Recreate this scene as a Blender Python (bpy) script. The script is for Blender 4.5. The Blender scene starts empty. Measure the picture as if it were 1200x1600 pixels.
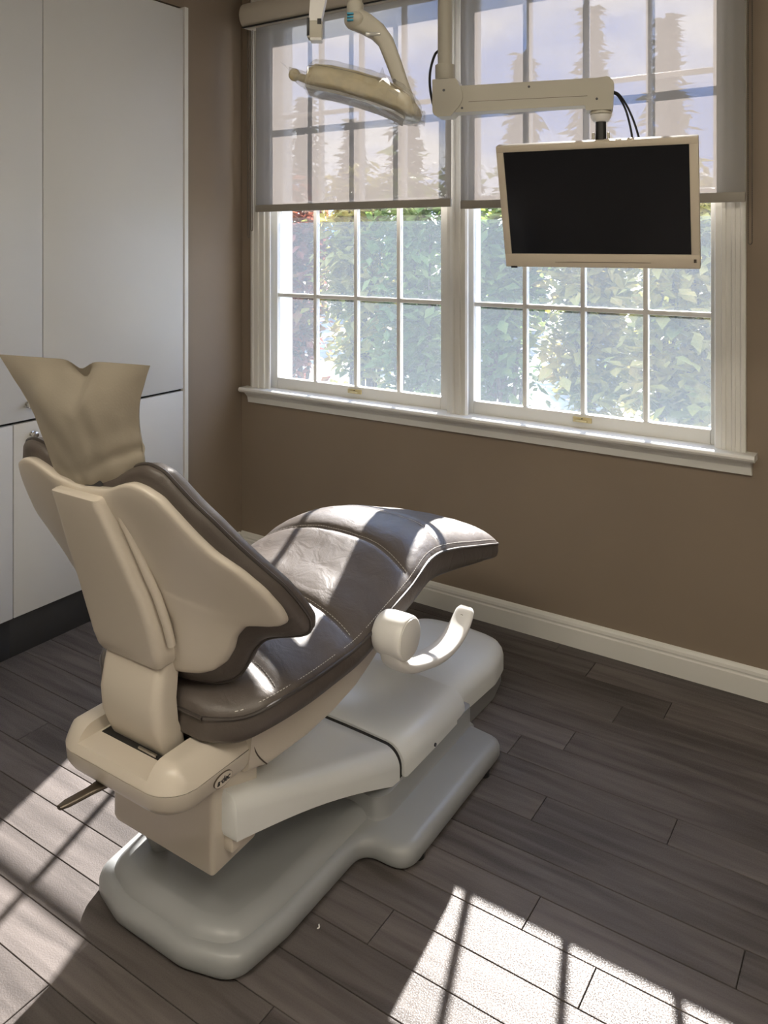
import bpy, bmesh, math, random
from mathutils import Vector, Matrix, noise

random.seed(7)
scn = bpy.context.scene
COL = scn.collection
R = math.radians
PI = math.pi

# ------------------------------------------------------------------ camera
cam_data = bpy.data.cameras.new('camera')
cam = bpy.data.objects.new('camera', cam_data)
COL.objects.link(cam)
cam_data.sensor_fit = 'VERTICAL'
cam_data.sensor_height = 36.0
cam_data.lens = 1259.0 / 1600.0 * 36.0
cam_data.shift_y = -422.0 / 1600.0
cam_data.clip_start = 0.05
cam.location = (0, 0, 1.5)
cam.rotation_euler = (R(90), 0, math.atan2(.55, .835))
scn.camera = cam

# ------------------------------------------------------------------ sky, sun, exposure
SUN_DIR = Vector((0.322, -1.0, -0.682)).normalized()
world = bpy.data.worlds.new('sky')
scn.world = world
world.use_nodes = True
wt = world.node_tree
for n in list(wt.nodes):
    wt.nodes.remove(n)
w_out = wt.nodes.new('ShaderNodeOutputWorld')
w_bg = wt.nodes.new('ShaderNodeBackground')
w_co = wt.nodes.new('ShaderNodeTexCoord')
w_noise = wt.nodes.new('ShaderNodeTexNoise')
w_noise.inputs['Scale'].default_value = 3.2
w_noise.inputs['Detail'].default_value = 6
w_map = wt.nodes.new('ShaderNodeMapping')
w_map.inputs['Scale'].default_value = (1, 1, 2.6)
w_ramp = wt.nodes.new('ShaderNodeValToRGB')
w_ramp.color_ramp.elements[0].position = .44
w_ramp.color_ramp.elements[0].color = (.16, .36, .88, 1)
w_ramp.color_ramp.elements[1].position = .6
w_ramp.color_ramp.elements[1].color = (.92, .95, 1.0, 1)
wt.links.new(w_co.outputs['Generated'], w_map.inputs['Vector'])
wt.links.new(w_map.outputs['Vector'], w_noise.inputs['Vector'])
wt.links.new(w_noise.outputs['Fac'], w_ramp.inputs['Fac'])
wt.links.new(w_ramp.outputs['Color'], w_bg.inputs['Color'])
w_bg.inputs['Strength'].default_value = 1.45
wt.links.new(w_bg.outputs['Background'], w_out.inputs['Surface'])

sun_data = bpy.data.lights.new('sun', 'SUN')
sun_data.energy = 9.6
sun_data.angle = R(0.6)
sun_data.color = (1.0, .955, .90)
sun = bpy.data.objects.new('sun', sun_data)
COL.objects.link(sun)
sun.location = (-4, 12, 9)
sun.rotation_euler = SUN_DIR.to_track_quat('-Z', 'Y').to_euler()

scn.view_settings.view_transform = 'Standard'
scn.view_settings.look = 'None'
scn.view_settings.gamma = 1.0
scn.view_settings.use_curve_mapping = False
scn.view_settings.exposure = 2.05
scn.cycles.use_denoising = True
scn.cycles.use_adaptive_sampling = True
scn.cycles.adaptive_threshold = .02
scn.cycles.max_bounces = 9
scn.cycles.diffuse_bounces = 5
scn.cycles.transparent_max_bounces = 24
scn.cycles.caustics_reflective = False
scn.cycles.caustics_refractive = False
scn.cycles.sample_clamp_indirect = 6.0

# ------------------------------------------------------------------ materials
def mat_new(name):
    m = bpy.data.materials.new(name)
    m.use_nodes = True
    t = m.node_tree
    return m, t, t.nodes['Principled BSDF'], t.nodes['Material Output']

def pbr(name, col, rough=.5, metal=0.0, var=.06, scale=6.0, bump=0.0, bscale=200.0, coat=0.0, spec=.5, var_stretch=(1, 1, 1)):
    m, t, b, o = mat_new(name)
    b.inputs['Roughness'].default_value = rough
    b.inputs['Metallic'].default_value = metal
    b.inputs['Specular IOR Level'].default_value = spec
    b.inputs['Coat Weight'].default_value = coat
    b.inputs['Coat Roughness'].default_value = .15
    tc = t.nodes.new('ShaderNodeTexCoord')
    mp = t.nodes.new('ShaderNodeMapping')
    mp.inputs['Scale'].default_value = var_stretch
    t.links.new(tc.outputs['Object'], mp.inputs['Vector'])
    n = t.nodes.new('ShaderNodeTexNoise')
    n.inputs['Scale'].default_value = scale
    n.inputs['Detail'].default_value = 4
    t.links.new(mp.outputs['Vector'], n.inputs['Vector'])
    r = t.nodes.new('ShaderNodeValToRGB')
    r.color_ramp.elements[0].position = .3
    r.color_ramp.elements[1].position = .7
    r.color_ramp.elements[0].color = (*[max(0, c * (1 - var)) for c in col], 1)
    r.color_ramp.elements[1].color = (*[min(1, c * (1 + var)) for c in col], 1)
    t.links.new(n.outputs['Fac'], r.inputs['Fac'])
    t.links.new(r.outputs['Color'], b.inputs['Base Color'])
    if bump > 0:
        n2 = t.nodes.new('ShaderNodeTexNoise')
        n2.inputs['Scale'].default_value = bscale
        n2.inputs['Detail'].default_value = 3
        t.links.new(tc.outputs['Object'], n2.inputs['Vector'])
        bp = t.nodes.new('ShaderNodeBump')
        bp.inputs['Strength'].default_value = bump
        bp.inputs['Distance'].default_value = .002
        t.links.new(n2.outputs['Fac'], bp.inputs['Height'])
        t.links.new(bp.outputs['Normal'], b.inputs['Normal'])
    return m

M = {}
M['wall'] = pbr('taupe_paint', (.255, .20, .148), .75, var=.04, scale=2.5, bump=.12, bscale=260)
M['ceiling'] = pbr('ceiling_paint', (.78, .76, .72), .9, var=.02)
M['trim'] = pbr('white_trim_paint', (.74, .73, .69), .38, var=.02, scale=3)
M['cabinet'] = pbr('white_laminate', (.60, .595, .575), .42, var=.015, scale=2)
M['kick'] = pbr('charcoal_kickboard', (.030, .030, .030), .45, var=.1)
M['gap'] = pbr('dark_gap', (.015, .014, .013), .8)
M['chrome'] = pbr('brushed_nickel', (.62, .6, .57), .22, 1.0, var=.05)
M['lever'] = pbr('bronze_metal', (.20, .17, .14), .32, .9, var=.08)
M['tan'] = pbr('warm_white_plastic', (.60, .545, .47), .34, var=.02, scale=3, coat=.15)
M['cover'] = pbr('pale_grey_plastic', (.72, .735, .73), .36, var=.02, scale=3, coat=.12)
M['base'] = pbr('grey_base_plastic', (.30, .31, .315), .38, var=.03, scale=4, coat=.1)
M['basedark'] = pbr('grey_skirt_plastic', (.20, .20, .205), .45, var=.03)
M['armrest'] = pbr('white_gloss_plastic', (.74, .73, .71), .3, var=.015, coat=.2)
M['black'] = pbr('black_plastic', (.014, .014, .015), .4, var=.1)
M['darkgrey'] = pbr('dark_grey_metal', (.07, .07, .075), .4, .5, var=.08)
M['monitor'] = pbr('cream_monitor_plastic', (.58, .51, .41), .4, var=.02)
M['screen'] = pbr('black_screen_glass', (.010, .011, .014), .12, var=.05)
M['armpaint'] = pbr('cream_painted_metal', (.47, .445, .375), .4, var=.02)
M['thread'] = pbr('grey_thread', (.62, .60, .57), .7, var=.05)
M['brass'] = pbr('pale_brass_lift', (.62, .52, .28), .4, .3, var=.05)
M['lampbody'] = pbr('cream_lamp_plastic', (.47, .40, .235), .36, var=.03)
M['hem'] = pbr('taupe_hem_bar', (.30, .275, .235), .6, var=.05)
M['cassette'] = pbr('beige_cassette', (.54, .49, .41), .5, var=.02)
M['chain'] = pbr('bead_chain', (.16, .14, .115), .35, .6, var=.05)
M['bluemark'] = pbr('blue_light_marks', (.05, .35, .55), .5, var=.05)
M['scrap'] = pbr('white_scrap', (.85, .85, .83), .7, var=.02)
M['bark'] = pbr('bark', (.10, .075, .055), .9, var=.3, scale=12)
M['ground'] = pbr('outdoor_ground', (.23, .24, .21), .95, var=.45, scale=1.5)

# leather with creases
def leather():
    m, t, b, o = mat_new('brown_leather')
    tc = t.nodes.new('ShaderNodeTexCoord')
    n = t.nodes.new('ShaderNodeTexNoise')
    n.inputs['Scale'].default_value = 9
    n.inputs['Detail'].default_value = 5
    r = t.nodes.new('ShaderNodeValToRGB')
    r.color_ramp.elements[0].color = (.068, .056, .049, 1)
    r.color_ramp.elements[1].color = (.116, .097, .086, 1)
    t.links.new(tc.outputs['Object'], n.inputs['Vector'])
    t.links.new(n.outputs['Fac'], r.inputs['Fac'])
    t.links.new(r.outputs['Color'], b.inputs['Base Color'])
    b.inputs['Roughness'].default_value = .44
    b.inputs['Coat Weight'].default_value = .08
    b.inputs['Coat Roughness'].default_value = .42
    b.inputs['Specular IOR Level'].default_value = .5
    v = t.nodes.new('ShaderNodeTexVoronoi')
    v.inputs['Scale'].default_value = 420
    n2 = t.nodes.new('ShaderNodeTexNoise')
    n2.inputs['Scale'].default_value = 14
    n2.inputs['Detail'].default_value = 3
    n2.inputs['Distortion'].default_value = 1.2
    t.links.new(tc.outputs['Object'], v.inputs['Vector'])
    t.links.new(tc.outputs['Object'], n2.inputs['Vector'])
    b1 = t.nodes.new('ShaderNodeBump')
    b1.inputs['Strength'].default_value = .18
    b1.inputs['Distance'].default_value = .0008
    b2 = t.nodes.new('ShaderNodeBump')
    b2.inputs['Strength'].default_value = .22
    b2.inputs['Distance'].default_value = .012
    t.links.new(v.outputs['Distance'], b1.inputs['Height'])
    t.links.new(n2.outputs['Fac'], b2.inputs['Height'])
    t.links.new(b2.outputs['Normal'], b1.inputs['Normal'])
    t.links.new(b1.outputs['Normal'], b.inputs['Normal'])
    return m
M['leather'] = leather()
M['piping'] = pbr('dark_piping', (.05, .042, .038), .38, var=.1, coat=.2)

def plank_mat():
    m, t, b, o = mat_new('grey_brown_plank')
    tc = t.nodes.new('ShaderNodeTexCoord')
    oi = t.nodes.new('ShaderNodeObjectInfo')
    mul = t.nodes.new('ShaderNodeMath'); mul.operation = 'MULTIPLY'; mul.inputs[1].default_value = 37.0
    t.links.new(oi.outputs['Random'], mul.inputs[0])
    cmb = t.nodes.new('ShaderNodeCombineXYZ')
    t.links.new(mul.outputs[0], cmb.inputs['X']); t.links.new(mul.outputs[0], cmb.inputs['Y'])
    add = t.nodes.new('ShaderNodeVectorMath'); add.operation = 'ADD'
    t.links.new(tc.outputs['Object'], add.inputs[0]); t.links.new(cmb.outputs[0], add.inputs[1])
    mp = t.nodes.new('ShaderNodeMapping'); mp.inputs['Scale'].default_value = (1.2, 14, 1)
    t.links.new(add.outputs[0], mp.inputs['Vector'])
    n = t.nodes.new('ShaderNodeTexNoise'); n.inputs['Scale'].default_value = 2.0; n.inputs['Detail'].default_value = 7
    n.inputs['Distortion'].default_value = .6
    t.links.new(mp.outputs['Vector'], n.inputs['Vector'])
    r = t.nodes.new('ShaderNodeValToRGB')
    r.color_ramp.elements[0].position = .33; r.color_ramp.elements[0].color = (.076, .066, .063, 1)
    r.color_ramp.elements[1].position = .68; r.color_ramp.elements[1].color = (.146, .128, .122, 1)
    t.links.new(n.outputs['Fac'], r.inputs['Fac'])
    hs = t.nodes.new('ShaderNodeHueSaturation')
    mr = t.nodes.new('ShaderNodeMapRange')
    mr.inputs['To Min'].default_value = .82; mr.inputs['To Max'].default_value = 1.16
    t.links.new(oi.outputs['Random'], mr.inputs['Value'])
    t.links.new(mr.outputs['Result'], hs.inputs['Value'])
    t.links.new(r.outputs['Color'], hs.inputs['Color'])
    t.links.new(hs.outputs['Color'], b.inputs['Base Color'])
    nr = t.nodes.new('ShaderNodeTexNoise'); nr.inputs['Scale'].default_value = 330; nr.inputs['Detail'].default_value = 1
    t.links.new(tc.outputs['Object'], nr.inputs['Vector'])
    rr_ = t.nodes.new('ShaderNodeMapRange')
    rr_.inputs['From Min'].default_value = .35; rr_.inputs['From Max'].default_value = .65
    rr_.inputs['To Min'].default_value = .30; rr_.inputs['To Max'].default_value = .74
    t.links.new(nr.outputs['Fac'], rr_.inputs['Value']); t.links.new(rr_.outputs['Result'], b.inputs['Roughness'])
    b.inputs['Specular IOR Level'].default_value = .2
    n2 = t.nodes.new('ShaderNodeTexNoise'); n2.inputs['Scale'].default_value = 260; n2.inputs['Detail'].default_value = 2
    t.links.new(tc.outputs['Object'], n2.inputs['Vector'])
    bp = t.nodes.new('ShaderNodeBump'); bp.inputs['Strength'].default_value = .5; bp.inputs['Distance'].default_value = .0012
    t.links.new(n2.outputs['Fac'], bp.inputs['Height'])
    t.links.new(bp.outputs['Normal'], b.inputs['Normal'])
    return m
M['plank'] = plank_mat()
M['grout'] = pbr('dark_joint', (.03, .026, .025), .8)

def see_through(name, transp, trans_col, glossy=.06, rough=.05, translucent=0.0, pattern=None, tint=(1, 1, 1), back_col=None):
    """thin sheet: part transparent, part scattering, a little glossy"""
    m = bpy.data.materials.new(name); m.use_nodes = True
    t = m.node_tree
    for n in list(t.nodes): t.nodes.remove(n)
    o = t.nodes.new('ShaderNodeOutputMaterial')
    tr = t.nodes.new('ShaderNodeBsdfTransparent'); tr.inputs['Color'].default_value = (*tint, 1)
    gl = t.nodes.new('ShaderNodeBsdfGlossy'); gl.inputs['Roughness'].default_value = rough
    tl = t.nodes.new('ShaderNodeBsdfTranslucent'); tl.inputs['Color'].default_value = (*(back_col or trans_col), 1)
    df = t.nodes.new('ShaderNodeBsdfDiffuse'); df.inputs['Color'].default_value = (*trans_col, 1)
    sc = t.nodes.new('ShaderNodeMixShader'); sc.inputs[0].default_value = translucent
    t.links.new(df.outputs[0], sc.inputs[1]); t.links.new(tl.outputs[0], sc.inputs[2])
    mx = t.nodes.new('ShaderNodeMixShader'); mx.inputs[0].default_value = transp
    t.links.new(sc.outputs[0], mx.inputs[1]); t.links.new(tr.outputs[0], mx.inputs[2])
    m2 = t.nodes.new('ShaderNodeMixShader'); m2.inputs[0].default_value = glossy
    t.links.new(mx.outputs[0], m2.inputs[1]); t.links.new(gl.outputs[0], m2.inputs[2])
    t.links.new(m2.outputs[0], o.inputs['Surface'])
    if pattern:
        tc = t.nodes.new('ShaderNodeTexCoord')
        pt = t.nodes.new('ShaderNodeTexNoise'); pt.inputs['Scale'].default_value = pattern[0]; pt.inputs['Detail'].default_value = 3
        t.links.new(tc.outputs['Object'], pt.inputs['Vector'])
        mr = t.nodes.new('ShaderNodeMapRange')
        mr.inputs['From Min'].default_value = .3; mr.inputs['From Max'].default_value = .7
        mr.inputs['To Min'].default_value = pattern[1]; mr.inputs['To Max'].default_value = pattern[2]
        t.links.new(pt.outputs['Fac'], mr.inputs['Value'])
        t.links.new(mr.outputs['Result'], mx.inputs[0])
    return m
M['glass'] = see_through('window_glass', .98, (.8, .8, .8), .05, .02, .5)
M['film'] = see_through('frosted_film', .66, (.66, .71, .78), .03, .2, .9, pattern=(240, .61, .71), back_col=(.070, .088, .108))
M['shade'] = see_through('screen_shade_fabric', .065, (.50, .475, .44), .0, .5, .5, back_col=(.088, .079, .075))
M['plastic_wrap'] = see_through('clear_plastic_wrap', .86, (.9, .9, .9), .16, .06, .6, pattern=(40, .72, .96))
M['lens'] = see_through('lamp_lens', .35, (.75, .75, .72), .2, .08, .3)

def paper_mat():
    m, t, b, o = mat_new('coated_paper')
    b.inputs['Roughness'].default_value = .5
    tc = t.nodes.new('ShaderNodeTexCoord')
    n = t.nodes.new('ShaderNodeTexNoise'); n.inputs['Scale'].default_value = 5
    r = t.nodes.new('ShaderNodeValToRGB')
    r.color_ramp.elements[0].color = (.40, .36, .29, 1)
    r.color_ramp.elements[1].color = (.48, .43, .35, 1)
    t.links.new(tc.outputs['Object'], n.inputs['Vector']); t.links.new(n.outputs['Fac'], r.inputs['Fac'])
    t.links.new(r.outputs['Color'], b.inputs['Base Color'])
    v = t.nodes.new('ShaderNodeTexVoronoi'); v.inputs['Scale'].default_value = 210
    t.links.new(tc.outputs['Object'], v.inputs['Vector'])
    bp = t.nodes.new('ShaderNodeBump'); bp.inputs['Strength'].default_value = .15; bp.inputs['Distance'].default_value = .001
    t.links.new(v.outputs['Distance'], bp.inputs['Height']); t.links.new(bp.outputs['Normal'], b.inputs['Normal'])
    tl = t.nodes.new('ShaderNodeBsdfTranslucent'); tl.inputs['Color'].default_value = (.6, .52, .38, 1)
    mx = t.nodes.new('ShaderNodeMixShader'); mx.inputs[0].default_value = .25
    t.links.new(b.outputs[0], mx.inputs[1]); t.links.new(tl.outputs[0], mx.inputs[2])
    t.links.new(mx.outputs[0], o.inputs['Surface'])
    return m
M['paper'] = paper_mat()

def leaf_mat(name, c0, c1, c2):
    m, t, b, o = mat_new(name)
    tc = t.nodes.new('ShaderNodeTexCoord')
    n = t.nodes.new('ShaderNodeTexNoise'); n.inputs['Scale'].default_value = 2.6; n.inputs['Detail'].default_value = 4
    t.links.new(tc.outputs['Object'], n.inputs['Vector'])
    r = t.nodes.new('ShaderNodeValToRGB')
    r.color_ramp.elements[0].position = .36; r.color_ramp.elements[0].color = (*c0, 1)
    r.color_ramp.elements[1].position = .66; r.color_ramp.elements[1].color = (*c2, 1)
    e = r.color_ramp.elements.new(.5); e.color = (*c1, 1)
    t.links.new(n.outputs['Fac'], r.inputs['Fac'])
    t.links.new(r.outputs['Color'], b.inputs['Base Color'])
    b.inputs['Roughness'].default_value = .55
    tl = t.nodes.new('ShaderNodeBsdfTranslucent')
    t.links.new(r.outputs['Color'], tl.inputs['Color'])
    mx = t.nodes.new('ShaderNodeMixShader'); mx.inputs[0].default_value = .35
    t.links.new(b.outputs[0], mx.inputs[1]); t.links.new(tl.outputs[0], mx.inputs[2])
    t.links.new(mx.outputs[0], o.inputs['Surface'])
    return m
M['leaf_green'] = leaf_mat('leaf_green', (.05, .10, .025), (.13, .21, .05), (.28, .33, .08))
M['leaf_yellow'] = leaf_mat('leaf_yellow', (.13, .18, .04), (.36, .34, .08), (.52, .42, .13))
M['leaf_red'] = leaf_mat('leaf_red', (.12, .045, .03), (.30, .09, .06), (.22, .20, .05))
M['conifer'] = leaf_mat('conifer_needles', (.025, .045, .02), (.045, .075, .03), (.08, .11, .04))

# ------------------------------------------------------------------ mesh helpers
WL = {}

def mk(name, geo, mat, parent=None, smooth=True, local=False, angle=40, origin=None):
    """geo = (verts, faces) in world coordinates (local ones when local=True)"""
    vs, fs = geo
    vs = [Vector(v) for v in vs]
    if parent is None:
        if origin is None:
            xs = [v.x for v in vs]; ys = [v.y for v in vs]; zs = [v.z for v in vs]
            origin = Vector(((min(xs) + max(xs)) / 2, (min(ys) + max(ys)) / 2, min(zs)))
        origin = Vector(origin)
        off = origin
    else:
        off = Vector((0, 0, 0)) if local else WL[parent.name]
    me = bpy.data.meshes.new(name)
    me.from_pydata([tuple(v - off) for v in vs], [], fs)
    me.update()
    bm = bmesh.new(); bm.from_mesh(me)
    bmesh.ops.remove_doubles(bm, verts=bm.verts, dist=1e-6)
    bmesh.ops.recalc_face_normals(bm, faces=bm.faces)
    bm.to_mesh(me); bm.free()
    me.materials.append(M[mat])
    if smooth:
        me.shade_smooth()
        if angle < 180:
            me.set_sharp_from_angle(angle=R(angle))
    ob = bpy.data.objects.new(name, me)
    COL.objects.link(ob)
    if parent is None:
        ob.location = origin
        WL[ob.name] = origin.copy()
    else:
        ob.parent = parent
        WL[ob.name] = WL[parent.name].copy() if not local else Vector((0, 0, 0))
    return ob

def empty(name, loc, rot=(0, 0, 0)):
    ob = bpy.data.objects.new(name, None)
    COL.objects.link(ob)
    ob.location = loc
    ob.rotation_euler = rot
    ob.empty_display_size = .1
    WL[ob.name] = Vector(loc)
    return ob

def tag(ob, label=None, cat=None, group=None, kind=None):
    if label: ob['label'] = label
    if cat: ob['category'] = cat
    if group: ob['group'] = group
    if kind: ob['kind'] = kind
    return ob

def join(*geos):
    V, F = [], []
    for vs, fs in geos:
        b = len(V)
        V += list(vs)
        F += [tuple(i + b for i in f) for f in fs]
    return V, F

def from_bm(bm):
    bm.verts.index_update()
    V = [v.co.copy() for v in bm.verts]
    F = [tuple(v.index for v in f.verts) for f in bm.faces]
    bm.free()
    return V, F

def box(x0, x1, y0, y1, z0, z1, bev=0.0, seg=2):
    bm = bmesh.new()
    bmesh.ops.create_cube(bm, size=1.0)
    for v in bm.verts:
        v.co = Vector((x0 + (v.co.x + .5) * (x1 - x0), y0 + (v.co.y + .5) * (y1 - y0), z0 + (v.co.z + .5) * (z1 - z0)))
    if bev > 0:
        bmesh.ops.bevel(bm, geom=bm.edges[:], offset=bev, segments=seg, profile=.5, affect='EDGES')
    return from_bm(bm)

def loft(rings, closed=True, cap0=True, cap1=True):
    n = len(rings[0])
    V = [Vector(p) for r in rings for p in r]
    F = []
    for i in range(len(rings) - 1):
        for j in range(n if closed else n - 1):
            k = (j + 1) % n
            F.append((i * n + j, i * n + k, (i + 1) * n + k, (i + 1) * n + j))
    if cap0: F.append(tuple(range(n - 1, -1, -1)))
    if cap1: F.append(tuple((len(rings) - 1) * n + j for j in range(n)))
    return V, F

def tube(path, rad, n=10, cap=True):
    path = [Vector(p) for p in path]
    rings = []
    up = Vector((0, 0, 1))
    prev = None
    for i, p in enumerate(path):
        d = (path[min(i + 1, len(path) - 1)] - path[max(i - 1, 0)]).normalized()
        if prev is None:
            a = up if abs(d.z) < .9 else Vector((1, 0, 0))
            x = d.cross(a).normalized()
        else:
            x = (prev - d * prev.dot(d)).normalized()
        prev = x
        y = d.cross(x)
        r = rad[i] if isinstance(rad, (list, tuple)) else rad
        rings.append([p + (x * math.cos(t) + y * math.sin(t)) * r for t in [2 * PI * k / n for k in range(n)]])
    return loft(rings, True, cap, cap)

def cyl(c, axis, r, l, n=24, bev=0.0):
    """capped cylinder from c along axis"""
    c = Vector(c); axis = Vector(axis).normalized()
    if bev > 0:
        pts = [(0, r - bev), (bev * .3, r - bev * .3), (bev, r), (l - bev, r), (l - bev * .3, r - bev * .3), (l, r - bev)]
    else:
        pts = [(0, r), (l, r)]
    a = Vector((0, 0, 1)) if abs(axis.z) < .9 else Vector((1, 0, 0))
    x = axis.cross(a).normalized(); y = axis.cross(x)
    return loft([[c + axis * h + (x * math.cos(2 * PI * k / n) + y * math.sin(2 * PI * k / n)) * rr for k in range(n)] for h, rr in pts])

def rounded(corners, n=8):
    """corners: (x, y, radius) in order -> outline with arcs"""
    out = []
    m = len(corners)
    for i in range(m):
        p = Vector(corners[i][:2]); r = corners[i][2]
        a = Vector(corners[i - 1][:2]); b = Vector(corners[(i + 1) % m][:2])
        da = (a - p).normalized(); db = (b - p).normalized()
        ang = da.angle(db)
        if r <= 0 or ang > PI - .02:
            out.append(p.copy()); continue
        t = min(r / math.tan(ang / 2), (a - p).length * .49, (b - p).length * .49)
        for k in range(n + 1):
            s = k / n
            q = (p + da * t) * (1 - s) ** 2 + p * 2 * s * (1 - s) + (p + db * t) * s ** 2
            out.append(q)
    return out

def inset(poly, d):
    n = len(poly)
    area = sum(poly[i].x * poly[(i + 1) % n].y - poly[(i + 1) % n].x * poly[i].y for i in range(n))
    sg = 1 if area > 0 else -1
    out = []
    for i in range(n):
        a = poly[i - 1]; p = poly[i]; b = poly[(i + 1) % n]
        e1 = (p - a); e2 = (b - p)
        n1 = Vector((-e1.y, e1.x)).normalized() * sg
        n2 = Vector((-e2.y, e2.x)).normalized() * sg
        nn = (n1 + n2)
        if nn.length < 1e-6: nn = n1
        nn.normalize()
        k = max(.5, nn.dot(n1))
        out.append(p + nn * d / k)
    return out

def pillow(poly, prof, shear=None):
    """poly: xy outline; prof: [(inset, z), ...] from bottom to top"""
    rings = []
    for d, z in prof:
        q = inset(poly, d) if d else poly
        rings.append([Vector((p.x, p.y, z + (shear(p.x, p.y, z) if shear else 0))) for p in q])
    return loft(rings)

def extrude_profile(pts, axis, a0, a1):
    """closed 2-d profile extruded along axis 'x' or 'z'"""
    if axis == 'z':
        return loft([[Vector((p[0], p[1], a)) for p in pts] for a in (a0, a1)])
    if axis == 'x':
        return loft([[Vector((a, p[0], p[1])) for p in pts] for a in (a0, a1)])
    return loft([[Vector((p[0], a, p[1])) for p in pts] for a in (a0, a1)])

def interp(x, xs, ys):
    if x <= xs[0]: return ys[0]
    for i in range(len(xs) - 1):
        if x <= xs[i + 1]:
            t = (x - xs[i]) / (xs[i + 1] - xs[i])
            return ys[i] + (ys[i + 1] - ys[i]) * t
    return ys[-1]

def smooth_interp(x, xs, ys):
    """catmull-rom through the samples"""
    n = len(xs)
    if x <= xs[0]: return ys[0]
    if x >= xs[-1]: return ys[-1]
    i = max(k for k in range(n - 1) if xs[k] <= x)
    def slope(k):
        a = max(0, k - 1); b = min(n - 1, k + 1)
        return (ys[b] - ys[a]) / (xs[b] - xs[a])
    h = xs[i + 1] - xs[i]; t = (x - xs[i]) / h
    return ((2 * t ** 3 - 3 * t * t + 1) * ys[i] + (t ** 3 - 2 * t * t + t) * h * slope(i)
            + (-2 * t ** 3 + 3 * t * t) * ys[i + 1] + (t ** 3 - t * t) * h * slope(i + 1))

# ------------------------------------------------------------------ room shell
WY = 2.89          # inner face of the window wall
LX = -2.73         # inner face of the left wall
RX, BY, CH = 1.6, -1.6, 2.75

fl = mk('floor', box(LX - .5, RX + .1, BY - .1, WY + .16, -.10, -.004), 'grout')
tag(fl, kind='structure')

def wall(name, geo, mat='wall'):
    o = mk(name, geo, mat, smooth=False)
    tag(o, kind='structure')
    return o
OX0, OX1, OZ0, OZ1 = -2.60, -.50, .78, 2.60     # window opening
wall('wall_window', join(box(-3.25, OX0, WY, 3.05, 0, CH), box(OX1, RX, WY, 3.05, 0, CH),
                         box(OX0, OX1, WY, 3.05, 0, OZ0), box(OX0, OX1, WY, 3.05, OZ1, CH)))
wall('wall_left', join(box(-3.25, LX, 2.514, WY, 0, CH), box(-3.25, LX, BY, 2.514, 2.545, CH), box(-3.25, -3.17, BY, 2.514, 0, 2.545)))
wall('wall_right', box(RX, RX + .1, BY, 3.05, 0, CH), 'ceiling')
wall('wall_back', box(-3.25, RX + .1, BY - .1, BY, 0, CH), 'ceiling')
wall('ceiling', box(-3.25, RX + .1, BY - .1, 3.05, CH, CH + .1), 'ceiling')

# planks: rows along x
ROW, X0, PL = .1075, LX, 1.28
joint_x = {0: -.831, 1: -.515, 2: -.998, 3: -.867, 5: -.788, 6: -.66, -3: -.716, -5: -.977, -10: -1.46, 4: -1.33, 7: -.95, -1: -1.2, -2: -.3, -4: -.55, -6: -.62, -7: -.2, -8: -1.05, -9: -.75}
pm = {}
k0 = int(math.floor((BY - 1.955) / ROW)); k1 = int(math.ceil((WY - 1.955) / ROW))
for k in range(k0, k1 + 1):
    ya = max(1.955 + k * ROW, BY); yb = min(1.955 + (k + 1) * ROW, WY)
    if yb - ya < .01: continue
    ph = joint_x.get(k, random.uniform(-1.3, 0))
    x = ph - PL * math.ceil((ph - X0) / PL)
    while x < RX:
        xa, xb = max(x, X0), min(x + PL, RX)
        x += PL
        if xb - xa < .01: continue
        g = .0011
        key = (round(xb - xa, 4), round(yb - ya, 4))
        lx, ly = (xb - xa) / 2 - g, (yb - ya) / 2 - g
        if key not in pm:
            o = mk('plank', box(-lx, lx, -ly, ly, -.004, 0.0, .0008, 1), 'plank', fl, smooth=False, local=True)
            pm[key] = o.data
        else:
            o = bpy.data.objects.new('plank', pm[key]); COL.objects.link(o); o.parent = fl
        o.location = Vector(((xa + xb) / 2, (ya + yb) / 2, random.uniform(-.0003, .0003))) - fl.location

# baseboards
bb = [(WY, 0), (WY - .016, 0), (WY - .016, .066), (WY - .0125, .070), (WY - .0125, .074), (WY - .014, .078), (WY - .012, .088), (WY - .006, .096), (WY, .099)]
tag(mk('baseboard_window', extrude_profile(bb, 'x', LX, RX), 'trim', smooth=False), kind='structure')
lb = [(LX, 0), (LX + .016, 0), (LX + .016, .066), (LX + .012, .07), (LX + .012, .088), (LX + .006, .096), (LX, .099)]
tag(mk('baseboard_left', extrude_profile(lb, 'y', 2.514, WY - .016), 'trim', smooth=False), kind='structure')

# ------------------------------------------------------------------ window casings, stool and apron
def casing(name, x0, x1, z0, z1, mirror=False):
    w = x1 - x0
    prof = [(0, .0), (0, .020), (.10, .024), (.14, .024), (.17, .017), (.30, .017), (.33, .021), (.42, .021), (.45, .014), (.60, .014), (.63, .018), (.74, .018), (.77, .011), (.95, .009), (1, .005), (1, 0)]
    pts = [((x1 - a * w) if mirror else (x0 + a * w), WY - d) for a, d in prof]
    return tag(mk(name, extrude_profile(pts, 'z', z0, z1), 'trim', smooth=False), kind='structure')
casing('trim_1', -2.655, -2.545, .805, 2.70)
casing('trim_2', -.565, -.465, .805, 2.70, True)
mp_ = [(-1.575, WY - 0), (-1.575, WY - .012), (-1.562, WY - .018), (-1.556, WY - .018), (-1.552, WY - .012), (-1.543, WY - .012), (-1.540, WY - .020), (-1.528, WY - .020), (-1.525, WY - .012), (-1.515, WY - .012), (-1.512, WY - .018), (-1.503, WY - .018), (-1.497, WY - .01), (-1.497, WY)]
tag(mk('trim_3', extrude_profile(mp_, 'z', .805, 2.60), 'trim', smooth=False), kind='structure')
tag(mk('trim_4', box(-2.655, -.465, WY - .022, WY, 2.60, 2.70, .004), 'trim'), kind='structure')
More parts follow.
